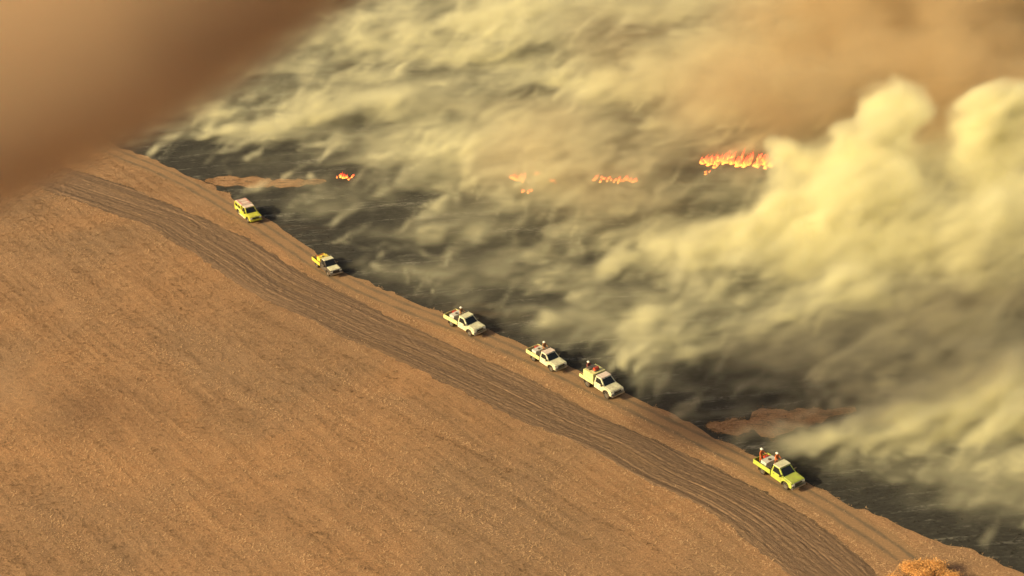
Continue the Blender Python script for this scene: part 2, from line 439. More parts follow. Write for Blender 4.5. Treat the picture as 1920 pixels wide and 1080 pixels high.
def cyl(name, mat, parent, c, axis, r, h, seg=18, bevel=.0):
    bm = bmesh.new()
    q = Vector(axis).to_track_quat('Z', 'Y').to_matrix().to_4x4()
    bmesh.ops.create_cone(bm, cap_ends=True, segments=seg, radius1=r, radius2=r, depth=h, matrix=Matrix.Translation(c) @ q)
    return bm_done(bm, name, mat, parent, bevel)

def panel(name, mat, parent, quad, out, th=.012, inset=.0):
    """a thin plate on four corner points, standing proud along out"""
    q = [Vector(p) for p in quad]; c = sum(q, Vector()) / 4
    q = [p + (c - p).normalized() * inset for p in q]; o = Vector(out).normalized()
    bm = bmesh.new(); a = [bm.verts.new(p - o * .004) for p in q]; b = [bm.verts.new(p + o * th) for p in q]
    bm.faces.new(a[::-1]); bm.faces.new(b)
    for i in range(4): j = (i + 1) % 4; bm.faces.new([a[i], a[j], b[j], b[i]])
    return bm_done(bm, name, mat, parent)

def tube(bm, a, b, r, seg=6):
    a, b = Vector(a), Vector(b); d = b - a
    bmesh.ops.create_cone(bm, cap_ends=True, segments=seg, radius1=r, radius2=r, depth=d.length,
                          matrix=Matrix.Translation((a + b) / 2) @ d.to_track_quat('Z', 'Y').to_matrix().to_4x4())

def truck(name, px, py, label, cab, side, roof, load, hood=None, lift=0.0, turn=0.0, scale=1.0):
    p = at(px, py)
    k = ((track_c - p[:2]) ** 2).sum(1).argmin(); t_ = track_t[k]
    if t_[0] < 0: t_ = -t_
    root = empty(name, (p[0], p[1], .015), math.atan2(t_[1], t_[0]) + turn - .13); root.scale = (scale,) * 3
    tag(root, label, 'fire truck', 'fire trucks driving along the edge of the burn')
    L = lift
    box('chassis', M_BLACK, root, -2.45, 2.3, -.42, .42, .40 + L * .6, .60 + L)
    fr = profile('front_body', cab, root, [(2.48, .52 + L), (2.54, .84 + L), (2.44, 1.03 + L), (1.32, 1.14 + L), (-.25, 1.14 + L), (-.25, .50 + L), (1.12, .46 + L), (1.22, .72 + L),
                                            (1.42, .88 + L), (1.68, .93 + L), (1.94, .88 + L), (2.12, .70 + L), (2.18, .52 + L)], -.90, .90, .03)
    bon = box('bonnet', hood or cab, root, 1.34, 2.46, -.80, .80, .99 + L, 1.09 + L, .03, top=(1.34, 2.30, -.74, .74))
    for v in bon.data.vertices:
        if v.co.x < 1.6: v.co.z += .09
    g0, g1 = 1.13 + L, 1.80 + L
    lo, hi = (-.25, 1.36, -.87, .87), (-.16, .62, -.70, .70)
    bm = bmesh.new(); hexa(bm, (*lo, g0), (*hi, g1)); cb = bm_done(bm, 'cab', cab, root, .04)
    def P(fx, fy, fz):                                    # a point on the frustum
        x = (lo[0] + (hi[0] - lo[0]) * fz) * (1 - fx) + (lo[1] + (hi[1] - lo[1]) * fz) * fx
        y = (lo[2] + (hi[2] - lo[2]) * fz) * (1 - fy) + (lo[3] + (hi[3] - lo[3]) * fz) * fy
        return (x, y, g0 + (g1 - g0) * fz)
    panel('windscreen', M_GLASS, cb, [P(1, .07, .10), P(1, .93, .10), P(1, .92, .88), P(1, .08, .88)], (.7, 0, .72))
    panel('rear_window', M_GLASS, cb, [P(0, .85, .3), P(0, .15, .3), P(0, .15, .85), P(0, .85, .85)], (-1, 0, .1))
    for s, fy in ((-1, 0), (1, 1)):
        panel('side_window', M_GLASS, cb, [P(.10, fy, .10), P(.88, fy, .10), P(.82, fy, .86), P(.12, fy, .86)][::-s], (0, s, .25))
    rf = box('roof', roof, root, hi[0] - .04, hi[1] + .05, hi[2] - .03, hi[3] + .03, g1 - .005, g1 + .06, .03)
    for s in (-1, 1):
        d = panel('door', cab, root, [(-.12, s * .901, .56 + L), (1.08, s * .901, .56 + L), (1.08, s * .901, 1.10 + L), (-.12, s * .901, 1.10 + L)][::-s], (0, s, 0), .014)
        box('handle', M_BLACK, d, .0, .16, s * .93 - .015, s * .93 + .015, .98 + L, 1.02 + L, .004)
        m = box('mirror', M_BLACK, root, 1.02, 1.12, min(s * .92, s * 1.14), max(s * .92, s * 1.14), 1.20 + L, 1.42 + L, .03)
        box('headlight', M_LAMP, root, 2.46, 2.56, s * .68 - .16, s * .68 + .16, .76 + L, .93 + L, .03)
        box('tail_light', M_TAIL, root, -2.64, -2.60, s * .80 - .07, s * .80 + .07, .64 + L, .76 + L, .01)
    box('grille', M_BLACK, root, 2.50, 2.565, -.48, .48, .74 + L, .93 + L, .02)
    bb = box('bumper', cab if load == 'canopy' else M_STEEL, root, 2.52, 2.70, -.88, .88, .46 + L, .66 + L, .04)
    bm = bmesh.new()
    for y in (-.55, .55): tube(bm, (2.63, y, .60 + L), (2.58, y, 1.10 + L), .035)
    tube(bm, (2.58, -.62, 1.08 + L), (2.58, .62, 1.08 + L), .035); bm_done(bm, 'bull_bar', M_STEEL, root)
    wr = .38 + L * .35
    for x in (1.68, -1.45):
        for s in (-1, 1):
            w = empty('wheel', (x, s * .76, wr)); w.parent = root
            bm = bmesh.new(); rings = [(wr * .55, -.12), (wr * .92, -.13), (wr, -.09), (wr, .09), (wr * .92, .13), (wr * .55, .12)]; vs = []
            for r_, y in rings: vs.append([bm.verts.new((r_ * math.cos(a), y, r_ * math.sin(a))) for a in np.linspace(0, 2 * math.pi, 22, endpoint=False)])
            for i in range(len(vs)):
                A, B = vs[i], vs[(i + 1) % len(vs)]
                for j in range(22): bm.faces.new([A[j], A[(j + 1) % 22], B[(j + 1) % 22], B[j]])
            bm_done(bm, 'tyre', M_RUBBER, w, 0, True)
            cyl('rim', M_STEEL, w, (0, s * .02, 0), (0, 1, 0), wr * .58, .17, 14, .02)
            box('mud_flap' if x < 0 else 'wheel_arch_liner', M_BLACK, root, x - .50, x - .47, s * .76 - .14, s * .76 + .14, .26 + L, .62 + L, .005)
    if load == 'canopy':
        bd = profile('rear_body', side, root, [(-2.58, .58 + L), (-2.58, 1.15 + L), (-2.42, 1.80 + L), (-.30, 1.84 + L), (-.30, .52 + L), (-.92, .52 + L), (-1.02, .76 + L), (-1.22, .90 + L), (-1.45, .94 + L), (-1.70, .90 + L), (-1.90, .74 + L), (-2.0, .58 + L)], -.90, .90, .05)
        box('roof_panel', roof, root, -2.42, -.28, -.80, .80, 1.83 + L, 1.89 + L, .03)
        for s in (-1, 1):
            for a, b in ((-2.25, -1.45), (-1.30, -.50)):
                panel('side_window', M_GLASS, bd, [(a, s * .901, 1.25 + L), (b, s * .901, 1.25 + L), (b, s * .901, 1.66 + L), (a, s * .901, 1.66 + L)][::-s], (0, s, 0))
            box('side_step', M_WHITE, root, -.95, 1.10, min(s * .90, s * 1.02), max(s * .90, s * 1.02), .40 + L, .50 + L, .02)
            box('stripe', M_WHITE, root, -2.1, -.30, s * .906 - .008, s * .906 + .008, .98 + L, 1.08 + L, 0)
        panel('rear_window', M_GLASS, bd, [(-2.53, .7, 1.2 + L), (-2.53, -.7, 1.2 + L), (-2.44, -.7, 1.7 + L), (-2.44, .7, 1.7 + L)], (-1, 0, .2), .03)
        bm = bmesh.new()
        for y in (-.62, .62):
            tube(bm, (-2.2, y, 1.97 + L), (-.4, y, 1.97 + L), .025)
        for x in (-2.1, -1.3, -.5):
            tube(bm, (x, -.62, 1.97 + L), (x, .62, 1.97 + L), .022)
            for y in (-.62, .62): tube(bm, (x, y, 1.86 + L), (x, y, 1.97 + L), .02)
        bm_done(bm, 'roof_rack', M_RED, root)
        return root
    # tray
    for i in range(6):
        y = -.93 + i * .31; box('deck_board', M_DECK, root, -2.60, -.32, y + .004, y + .306, .74 + L, .80 + L, .008)
    bh = 1.20 if load != 'box' else 1.10
    for s in (-1, 1):
        box('side_board', side, root, -2.60, -.32, min(s * .93, s * .97), max(s * .93, s * .97), .72 + L, bh + L, .008)
        box('mudguard', M_BLACK, root, -1.95, -.95, s * .76 - .15, s * .76 + .15, .70 + L, .735 + L, .01)
    box('tailgate', side, root, -2.65, -2.605, -.95, .95, .72 + L, (bh if load != 'box' else .82) + L, .01)
    bm = bmesh.new()
    for y in (-.85, -.3, .3, .85): tube(bm, (-.36, y, .8 + L), (-.36, y, 1.92 + L), .028)
    for z in (1.25, 1.60, 1.92): tube(bm, (-.36, -.85, z + L), (-.36, .85, z + L), .028)
    bm_done(bm, 'headboard_rack', M_STEEL, root)
    if load == 'box':
        bx = box('locker_body', side, root, -2.05, -.46, -.90, .90, .81 + L, 1.86 + L, .04)
        for s in (-1, 1):
            for a, b in ((-1.98, -1.30), (-1.22, -.54)):
                pn = panel('locker_door', side, bx, [(a, s * .902, .90 + L), (b, s * .902, .90 + L), (b, s * .902, 1.76 + L), (a, s * .902, 1.76 + L)][::-s], (0, s, 0), .02)
        box('gear_box', M_DARK, root, -1.95, -1.4, -.6, .5, 1.87 + L, 2.02 + L, .03)
        rl = cyl('hose_reel', M_RED, root, (-1.0, 0, 2.06 + L), (0, 1, 0), .22, .6, 18, .02)
        box('reel_cradle', M_STEEL, root, -1.25, -.75, -.36, .36, 1.87 + L, 1.93 + L, .01)
    else:
        tk = box('water_tank', side if load == 'yellow' else M_TANK, root, *((-1.85, -1.12) if load == 'crew' else (-1.55, -.52)), -.72, .72, .81 + L, 1.42 + L + (.2 if load == 'yellow' else 0), .12)
        cyl('tank_lid', M_BLACK, tk, (-1.4 if load == 'crew' else -1.0, 0, 1.44 + L + (.2 if load == 'yellow' else 0)), (0, 0, 1), .17, .08, 14)
        box('pump', M_RED, root, -2.45, -2.0, .20, .70, .81 + L, 1.22 + L, .03)
        box('gear_box', M_DARK, root, -1.05, -.62, -.88, -.45, .81 + L, 1.18 + L, .03)
        cyl('hose_coil', M_BLACK, root, (-2.28, .0, .90 + L), (0, 0, 1), .24, .18, 16, .04)
        box('drip_torch_rack', M_BLACK, root, -1.98, -1.88, -.80, .15, .81 + L, 1.24 + L, .02)
        if load != 'crew':
            rl = cyl('hose_reel', M_RED, root, (-2.2, -.38, 1.10 + L), (0, 1, 0), .27, .42, 18, .02)
            for s in (-1, 1): cyl('reel_flange', M_STEEL, rl, (-2.2, -.38 + s * .22, 1.10 + L), (0, 1, 0), .30, .02, 18)
    return root

TR = {}
TR[1] = truck('fire_truck', 466, 407, 'lime yellow fire wagon with enclosed rear body and red roof rack', M_LIME, M_LIME, M_PINK, 'canopy', scale=.98)
TR[2] = truck('fire_truck', 614, 506, 'dark grey fire truck with yellow tank and tray sides and white bonnet', M_DARK, M_YELLOW, M_WHITE, 'yellow', hood=M_WHITE, scale=.95)
TR[3] = truck('fire_truck', 872, 616, 'pale white fire truck with pale yellow tray and plain white roof, driving alone', M_WHITE, M_CREAM, M_WHITE, 'crew', scale=1.05)
TR[4] = truck('fire_truck', 1025, 682, 'pale white fire truck with low tray and pinkish roof right behind the locker truck', M_WHITE, M_CREAM, M_PINK, 'crew', scale=.98)
TR[5] = truck('fire_truck', 1128, 731, 'tall white fire truck with pale closed locker body and hose reel on top', M_WHITE, M_CREAM, M_PINK, 'box', lift=.14, scale=1.04)
TR[6] = truck('fire_truck', 1460, 897, 'lime green fire truck with two crew in orange on its tray', M_GREEN, M_GREEN, M_WHITE, 'crew', scale=1.06)

# ---- crew: one continuous skinned body each
def make_body(name, reach, twist=0.0):
    V, E, R = [], [], []
    def add(p, r, prev=None):
        V.append(p); R.append(r if isinstance(r, tuple) else (r, r)); i = len(V) - 1
        if prev is not None: E.append((prev, i))
        return i
    pel = add((0, 0, .96), (.17, .14)); sp = add((0, 0, 1.14), (.165, .135), pel); ch = add((.01, 0, 1.34), (.19, .145), sp)
    nk = add((.01, 0, 1.50), .062, ch); hb = add((.03, 0, 1.585), (.075, .085), nk); ht = add((.02, 0, 1.70), (.072, .085), hb)
    add((.115, 0, 1.61), .016, hb)                                            # nose
    for s in (-1, 1):
        h = add((0, s * .10, .90), .115, pel); k = add((.05, s * .14, .50), .085, h); a = add((-.01, s * .16, .10), .05, k)
        b = add((.06, s * .165, .05), .048, a); add((.19, s * .18, .04), .036, b)
        sh = add((.0, s * .20, 1.41), .08, ch); (ex, ey, ez), (hx, hy, hz) = reach[0 if s < 0 else 1]
        el = add((ex, s * ey, ez), .058, sh); wr = add((hx, s * hy, hz), .030, el)
        d = Vector((hx - ex, s * (hy - ey), hz - ez)).normalized(); side = d.cross(Vector((0, 0, 1))).normalized() if abs(d.z) < .9 else Vector((0, 1, 0))
        pm = Vector((hx, s * hy, hz)) + d * .07; pi = add(tuple(pm), (.038, .022), wr)
        for f, ln in ((-1.5, .055), (-.5, .07), (.5, .075), (1.5, .062)):
            q = pm + side * f * .018 + d * .05; m = add(tuple(q), .009, pi); add(tuple(q + d * ln * .5 + Vector((0, 0, -.025))), .008, m)
        th = Vector((hx, s * hy, hz)) + d * .03 + side * .042 * s; m = add(tuple(th), .010, wr); add(tuple(th + d * .05 + side * .01 * s), .009, m)
    me = bpy.data.meshes.new(name); me.from_pydata(V, E, []); me.update()
    o = bpy.data.objects.new(name, me); COL.objects.link(o)
    sk = o.modifiers.new('skin', 'SKIN'); sk.use_smooth_shade = True
    lay = me.skin_vertices[0] if me.skin_vertices else None
    for i, r in enumerate(R): me.skin_vertices[0].data[i].radius = r
    me.skin_vertices[0].data[0].use_root = True
    ss = o.modifiers.new('sub', 'SUBSURF'); ss.levels = 1; ss.render_levels = 1
    dg = bpy.context.evaluated_depsgraph_get(); ev = bpy.data.meshes.new_from_object(o.evaluated_get(dg))
    bpy.data.objects.remove(o); hands = [Vector((reach[0][1][0], -reach[0][1][1], reach[0][1][2])), Vector(reach[1][1])]
    return ev, hands

M_SKIN = simple_mat('skin', (.42, .25, .17), .6); M_BOOT = simple_mat('boot_leather', (.03, .025, .02), .6)
M_ORANGE = simple_mat('orange_overalls', (.48, .13, .04), .85); M_BROWN = simple_mat('brown_overalls', (.30, .15, .07), .85); M_MAROON = simple_mat('maroon_overalls', (.20, .06, .05), .85)
M_HELM = simple_mat('white_helmet', (.78, .76, .68), .35)
def person(tr, x, y, z, rz, cloth, reach, label, helmet=M_HELM):
    me, hands = make_body('person', reach)
    me.materials.clear()
    for m in (cloth, M_SKIN, M_BOOT): me.materials.append(m)
    for p in me.polygons:
        c = p.center
        p.material_index = 1 if c.z > 1.515 or any((c - h).length < .02 + .13 * ((c - h).length < .15 and (c - Vector((0, 0, 1.3))).length > (h - Vector((0, 0, 1.3))).length) for h in hands) else 2 if c.z < .14 else 0
        p.use_smooth = True
    o = mesh_obj('person', me)
    bpy.context.view_layer.update()
    W = TR[tr].matrix_world
    o.location = W @ Vector((x, y, z)); o.rotation_euler = (0, 0, TR[tr].rotation_euler.z + rz)
    tag(o, label, 'person', 'crew riding on the fire trucks')
    bm = bmesh.new(); vs = []
    for zz, r in ((0, .175), (.012, .175), (.02, .125), (.06, .12), (.10, .095), (.125, .05)):
        vs.append([bm.verts.new((r * 1.12 * math.cos(a), r * math.sin(a), zz)) for a in np.linspace(0, 2 * math.pi, 16, endpoint=False)])
    for A, B in zip(vs, vs[1:]):
        for j in range(16): bm.faces.new([A[j], A[(j + 1) % 16], B[(j + 1) % 16], B[j]])
    bm.faces.new(vs[-1]); bm.faces.new(vs[0][::-1])
    h = bm_done(bm, 'helmet', helmet, o, 0, True); h.location = (.02, 0, 1.665)
    return o
HOLD = (((.22, .27, 1.22), (.46, .22, 1.16)), ((.20, .28, 1.20), (.45, .20, 1.18)))
EASY = (((.03, .29, 1.15), (.20, .27, .98)), ((.24, .26, 1.20), (.44, .20, 1.22)))
person(3, -.80, .10, .81, .1, M_BROWN, HOLD, 'person in brown overalls behind the cab of the white truck with white roof')
person(4, -.80, .25, .81, -.1, M_BROWN, HOLD, 'person in brown overalls behind the cab of the low white truck with pinkish roof')
person(5, -2.34, .05, .83, .05, M_MAROON, HOLD, 'person in maroon overalls standing on the rear deck of the locker truck')
person(6, -2.20, -.40, .81, .2, M_ORANGE, EASY, 'person in orange overalls standing near tailgate of lime green fire truck')
person(6, -.80, .30, .81, -.1, M_ORANGE, HOLD, 'person in orange overalls holding the rack behind lime green cab')

# ---- flames
def mat_flame():
    m = NT('flame'); c = m.n('ShaderNodeTexCoord'); s = m.n('ShaderNodeSeparateXYZ'); m.l(c.outputs['Generated'], s.inputs[0])
    n = m.noise(m.coord('Object'), 3.5, 3); a = m.n('ShaderNodeMath', operation='MULTIPLY_ADD'); m.l(n, a.inputs[0]); a.inputs[1].default_value = .7; m.l(s.outputs[2], a.inputs[2])
    col = m.ramp(a.outputs[0], [(.30, (1.0, .70, .20)), (.50, (1.0, .36, .05)), (.70, (1.0, .17, .03)), (1.0, (.85, .06, .025))])
    e = m.n('ShaderNodeEmission'); m.l(col, e.inputs[0]); e.inputs[1].default_value = 3.4
    m.l(e.outputs[0], m.out.inputs['Surface']); return m.mat
M_FLAME = mat_flame()
def flame_mesh(seed):
    r = random.Random(seed); bm = bmesh.new(); rings = []; n = 7
    ph, ph2 = r.uniform(0, 6), r.uniform(0, 6)
    for i in range(n):
        t = i / (n - 1); rad = .20 * (math.sin(math.pi * min(1, .25 + t * .9)) ** .9) * (1 - t) ** .35 + .004
        cx = .22 * t + .09 * math.sin(ph + 5 * t) * t; cyy = .07 * math.sin(ph2 + 4 * t) * t
        rings.append([bm.verts.new((cx + rad * (1 + .3 * math.sin(3 * a + ph)) * math.cos(a), cyy + rad * math.sin(a), t)) for a in np.linspace(0, 2 * math.pi, 7, endpoint=False)])
    for A, B in zip(rings, rings[1:]):
        for j in range(7): bm.faces.new([A[j], A[(j + 1) % 7], B[(j + 1) % 7], B[j]])
    bm.faces.new(rings[-1]); bm.faces.new(rings[0][::-1])
    me = bpy.data.meshes.new('flame'); bm.to_mesh(me); bm.free(); me.materials.append(M_FLAME)
    for p in me.polygons: p.use_smooth = True
    return me
FM = [flame_mesh(k) for k in range(6)]
def fire(x0, y0, x1, y1, n, h, label, spread=.5):
    a, b = at(x0, y0), at(x1, y1); root = empty('flame_front', tuple((a + b) / 2)); tag(root, label, 'fire', 'flames burning in the smoke')
    for k in range(n):
        t = (k + random.uniform(-.4, .4) + .5) / n; q = a + (b - a) * t
        f = mesh_obj('flame', random.choice(FM), None, root); hh = h * random.uniform(.3, 1.0) * (1.25 if random.random() > .85 else 1)
        f.location = (q[0] - root.location.x, q[1] - root.location.y + random.gauss(0, spread), -.22 * hh)
        f.scale = (h * random.uniform(.35, .75), h * random.uniform(.35, .6), hh * 1.2); f.rotation_euler = (0, random.uniform(0, .5), random.uniform(-.5, .5))
fire(1312, 306, 1445, 309, 60, 2.3, 'widest line of bright orange flames beside the bright smoke column', .8)
fire(1316, 322, 1330, 324, 3, 1.1, 'few small flames on the truck side of the widest flame line', .3)
fire(1108, 337, 1192, 341, 22, 1.3, 'broken line of low orange flames between the widest flame line and a small narrow flame')
fire(955, 336, 984, 338, 10, 1.4, 'middle flame cluster with a tiny flame just beyond it')
fire(998, 327, 1012, 328, 3, .9, 'tiny flame just beyond the middle flame cluster', .3)
fire(1030, 340, 1042, 341, 4, 1.0, 'small narrow flame between the middle flame cluster and the broken flame line', .3)
fire(975, 360, 998, 361, 5, 1.0, 'low flame cluster on the truck side of the middle flame cluster', .3)
fire(630, 334, 660, 335, 11, 1.2, 'lone red flame patch beyond the lime yellow wagon', .4)
fire(1630, 286, 1658, 288, 6, 1.6, 'flames half hidden behind the bright smoke column')

# ---- dry bush at the bottom right
def bush(px, py, label):
    p = at(px, py); root = empty('dry_bush', (p[0], p[1], 0)); root.scale = (1.25, 1.1, .62); tag(root, label, 'bush')
    r = np.random.default_rng(55); bm = bmesh.new(); tips = []
    def limb(a, d, L, rad, depth):
        b = a + d * L
        dq = (b - a).to_track_quat('Z', 'Y').to_matrix().to_4x4()
        bmesh.ops.create_cone(bm, cap_ends=False, segments=6, radius1=rad, radius2=rad * .6, depth=L, matrix=Matrix.Translation((a + b) / 2) @ dq)
        if depth == 0: tips.append(b); return
        for _ in range(3 if depth > 1 else 4):
            limb(b, (d + Vector(r.normal(0, .55, 3)) + Vector((0, 0, .12))).normalized(), L * r.uniform(.6, .85), rad * .55, depth - 1)
    for k in range(6):
        an = k * 1.05 + r.uniform(-.3, .3); limb(Vector((0, 0, -.03)), Vector((math.cos(an) * .95, math.sin(an) * .8, .62)).normalized(), 1.05, .07, 3)
    bm_done(bm, 'trunk', simple_mat('bush_bark', (.14, .09, .06), .9), root)
    T = np.array([list(t) for t in tips]); n = 90
    C = np.repeat(T, n, 0) + r.normal(0, .26, (len(T) * n, 3)); C[:, 2] = np.maximum(C[:, 2], .06); N = len(C)
    a = r.normal(0, 1, (N, 3)); a /= np.linalg.norm(a, axis=1)[:, None]; b = np.cross(a, r.normal(0, 1, (N, 3))); b /= np.linalg.norm(b, axis=1)[:, None]
    l, w = r.uniform(.04, .10, (N, 1)), r.uniform(.015, .035, (N, 1))
    V = np.stack([C - a * l, C + b * w, C + a * l, C - b * w], 1).reshape(-1, 3)
    me = raw_mesh('crown', V, np.arange(4 * N), 4); me.attributes.new('shade', 'FLOAT', 'POINT').data.foreach_set('value', np.repeat(r.random(N), 4).astype(np.float32))
    mesh_obj('crown', me, mat_tuft('dry_leaves', (.50, .22, .07), (.88, .50, .20)), root)['kind'] = 'stuff'
bush(1737, 1098, 'low spreading orange brown dry bush beside the vehicle track')

# ------------------------------------------------------------------ smoke
def fog(name, lo, hi, dens, mat, label):
    """a density grid (numpy, metres) becomes a real volume through a Volume Cube node"""
    lo, hi, n = np.array(lo, float), np.array(hi, float), np.array(dens.shape)
    me = bpy.data.meshes.new(name); me.vertices.add(int(n.prod()))
    me.attributes.new('dens', 'FLOAT', 'POINT').data.foreach_set('value', np.ascontiguousarray(dens, dtype=np.float32).ravel())
    ob = mesh_obj(name, me); tag(ob, label, kind='stuff')
    ng = bpy.data.node_groups.new(name, 'GeometryNodeTree')
    ng.interface.new_socket('Geometry', in_out='INPUT', socket_type='NodeSocketGeometry')
    ng.interface.new_socket('Geometry', in_out='OUTPUT', socket_type='NodeSocketGeometry')
    N, L = ng.nodes.new, ng.links.new
    gi, go, vc = N('NodeGroupInput'), N('NodeGroupOutput'), N('GeometryNodeVolumeCube')
    vc.inputs['Min'].default_value = lo; vc.inputs['Max'].default_value = hi
    for i, k in enumerate('XYZ'): vc.inputs['Resolution ' + k].default_value = int(n[i])
    pos, sub, mad, flo, sep = N('GeometryNodeInputPosition'), N('ShaderNodeVectorMath'), N('ShaderNodeVectorMath'), N('ShaderNodeVectorMath'), N('ShaderNodeSeparateXYZ')
    sub.operation = 'SUBTRACT'; mad.operation = 'MULTIPLY_ADD'; flo.operation = 'FLOOR'
    L(pos.outputs[0], sub.inputs[0]); sub.inputs[1].default_value = lo
    L(sub.outputs[0], mad.inputs[0]); mad.inputs[1].default_value = (n - 1) / (hi - lo); mad.inputs[2].default_value = (.5, .5, .5)
    L(mad.outputs[0], flo.inputs[0]); L(flo.outputs[0], sep.inputs[0])
    ix = []
    for i in range(3):
        f = N('FunctionNodeFloatToInt'); L(sep.outputs[i], f.inputs[0]); ix.append(f.outputs[0])
    def im(op, a, b):
        m = N('FunctionNodeIntegerMath'); m.operation = op
        for s, v in zip(m.inputs, (a, b)):
            if isinstance(v, int): s.default_value = v
            else: L(v, s)
        return m.outputs[0]
    idx = im('ADD', im('MULTIPLY', im('ADD', im('MULTIPLY', ix[0], int(n[1])), ix[1]), int(n[2])), ix[2])
    si, na, sm = N('GeometryNodeSampleIndex'), N('GeometryNodeInputNamedAttribute'), N('GeometryNodeSetMaterial')
    si.data_type = 'FLOAT'; si.domain = 'POINT'; na.data_type = 'FLOAT'; na.inputs['Name'].default_value = 'dens'
    L(gi.outputs[0], si.inputs['Geometry']); L(na.outputs[0], si.inputs['Value']); L(idx, si.inputs['Index'])
    L(si.outputs[0], vc.inputs['Density']); sm.inputs['Material'].default_value = mat
    L(vc.outputs[0], sm.inputs['Geometry']); L(sm.outputs[0], go.inputs[0])
    ob.modifiers.new('volume', 'NODES').node_group = ng
    me.materials.append(mat)
    return ob

def mat_smoke(name, color, density=1.0, g=0.0, absorb=None):
    m = NT(name); p = m.n('ShaderNodeVolumePrincipled')
    p.inputs['Color'].default_value = (*color, 1); p.inputs['Density'].default_value = density
    p.inputs['Anisotropy'].default_value = g
    if absorb: p.inputs['Absorption Color'].default_value = (*absorb, 1)
    m.l(p.outputs[0], m.out.inputs['Volume']); return m.mat

class Grid:
    def __init__(self, lo, hi, vox, seed):
        self.lo, self.hi = np.array(lo, float), np.array(hi, float)
        self.n = np.round((self.hi - self.lo) / np.array(vox)).astype(int) + 1
        self.ax = [np.linspace(self.lo[i], self.hi[i], self.n[i], dtype=np.float32) for i in range(3)]
        self.r = np.random.default_rng(seed); self.d = np.zeros(self.n, np.float32)
    def noise(self, f, shear=0.0):
        c = [a / s for a, s in zip(self.ax, f)]
        i = [np.floor(a).astype(int) for a in c]; fr = [(a - k).astype(np.float32) for a, k in zip(c, i)]
        fr = [x * x * (3 - 2 * x) for x in fr]; i = [k - k.min() for k in i]
        g = self.r.random([k.max() + 2 for k in i], dtype=np.float32)
        for a in (2, 1, 0):
            sh = [1, 1, 1]; sh[a] = -1; w = fr[a].reshape(sh)
            g = np.take(g, i[a], a) * (1 - w) + np.take(g, i[a] + 1, a) * w
        return g
    def fbm(self, f, octs, gain=.5):
        o = 0; amp = 1; tot = 0
        for k in range(octs):
            o = o + amp * self.noise([s / 2 ** k for s in f]); tot += amp; amp *= gain
        return o / tot                                       # 0..1 about .5
    def billow(self, f, octs, gain=.6):
        o = 0; amp = 1; tot = 0
        for k in range(octs):
            o = o + amp * (1 - np.abs(2 * self.noise([s / 1.9 ** k for s in f]) - 1)); tot += amp; amp *= gain
        return o / tot
    def warp(self, specs):
        self.w = [0, 0, 0]
        for f, amp in specs:
            for a in range(3): self.w[a] = self.w[a] + (self.noise(f) - .5) * np.float32(2 * amp * (.7 if a == 2 else 1))
    def sub(self, lo, hi):
        return tuple(slice(max(0, int((l - L) / (H - L) * (n - 1))), min(n, int((h - L) / (H - L) * (n - 1)) + 2)) for l, h, L, H, n in zip(lo, hi, self.lo, self.hi, self.n))
    def coords(self, s):
        return [self.ax[a][s[a]].reshape([-1 if b == a else 1 for b in range(3)]) + self.w[a][s] for a in range(3)]
    def plume(self, p, length, r0, grow, rise, amp, ang=0.0, flat=.6, z0=.3):
        wx, wy = WIND; c, s_ = math.cos(ang), math.sin(ang); wx, wy = wx * c - wy * s_, wx * s_ + wy * c
        R = (r0 + grow * length) * 2.4 + 4; e = (p[0] + wx * length, p[1] + wy * length)
        zt = rise * length + R * flat + 2
        s = self.sub((min(p[0], e[0]) - R, min(p[1], e[1]) - R, -1), (max(p[0], e[0]) + R, max(p[1], e[1]) + R, zt))
        if any(k.stop - k.start <= 0 for k in s): return
        X, Y, Z = self.coords(s); X = X - p[0]; Y = Y - p[1]
        a = X * wx + Y * wy; b = -X * wy + Y * wx
        ac = np.clip(a, 0, length); r = r0 + grow * ac
        zc = z0 + rise * ac
        q = (b / r) ** 2 + ((Z - zc) / (r * flat)) ** 2 + (np.minimum(a, 0) / (r0 * 1.2)) ** 2 + (np.maximum(a - length, 0) / (r * 1.5)) ** 2
        fade = 1 - .75 * (ac / length)
        self.d[s] += (amp * np.exp(-q) * fade * (r0 / r) ** .5).astype(np.float32)
    def puff(self, c, r, amp, flat=.8, sharp=1.0):
        s = self.sub(np.array(c) - r * 2.2 - 4, np.array(c) + r * 2.2 + 4)
        if any(k.stop - k.start <= 0 for k in s): return
        X, Y, Z = self.coords(s)
        q = ((X - c[0]) ** 2 + (Y - c[1]) ** 2 + ((Z - c[2]) / flat) ** 2) / r ** 2
        self.d[s] += (amp * np.exp(-q ** sharp)).astype(np.float32)

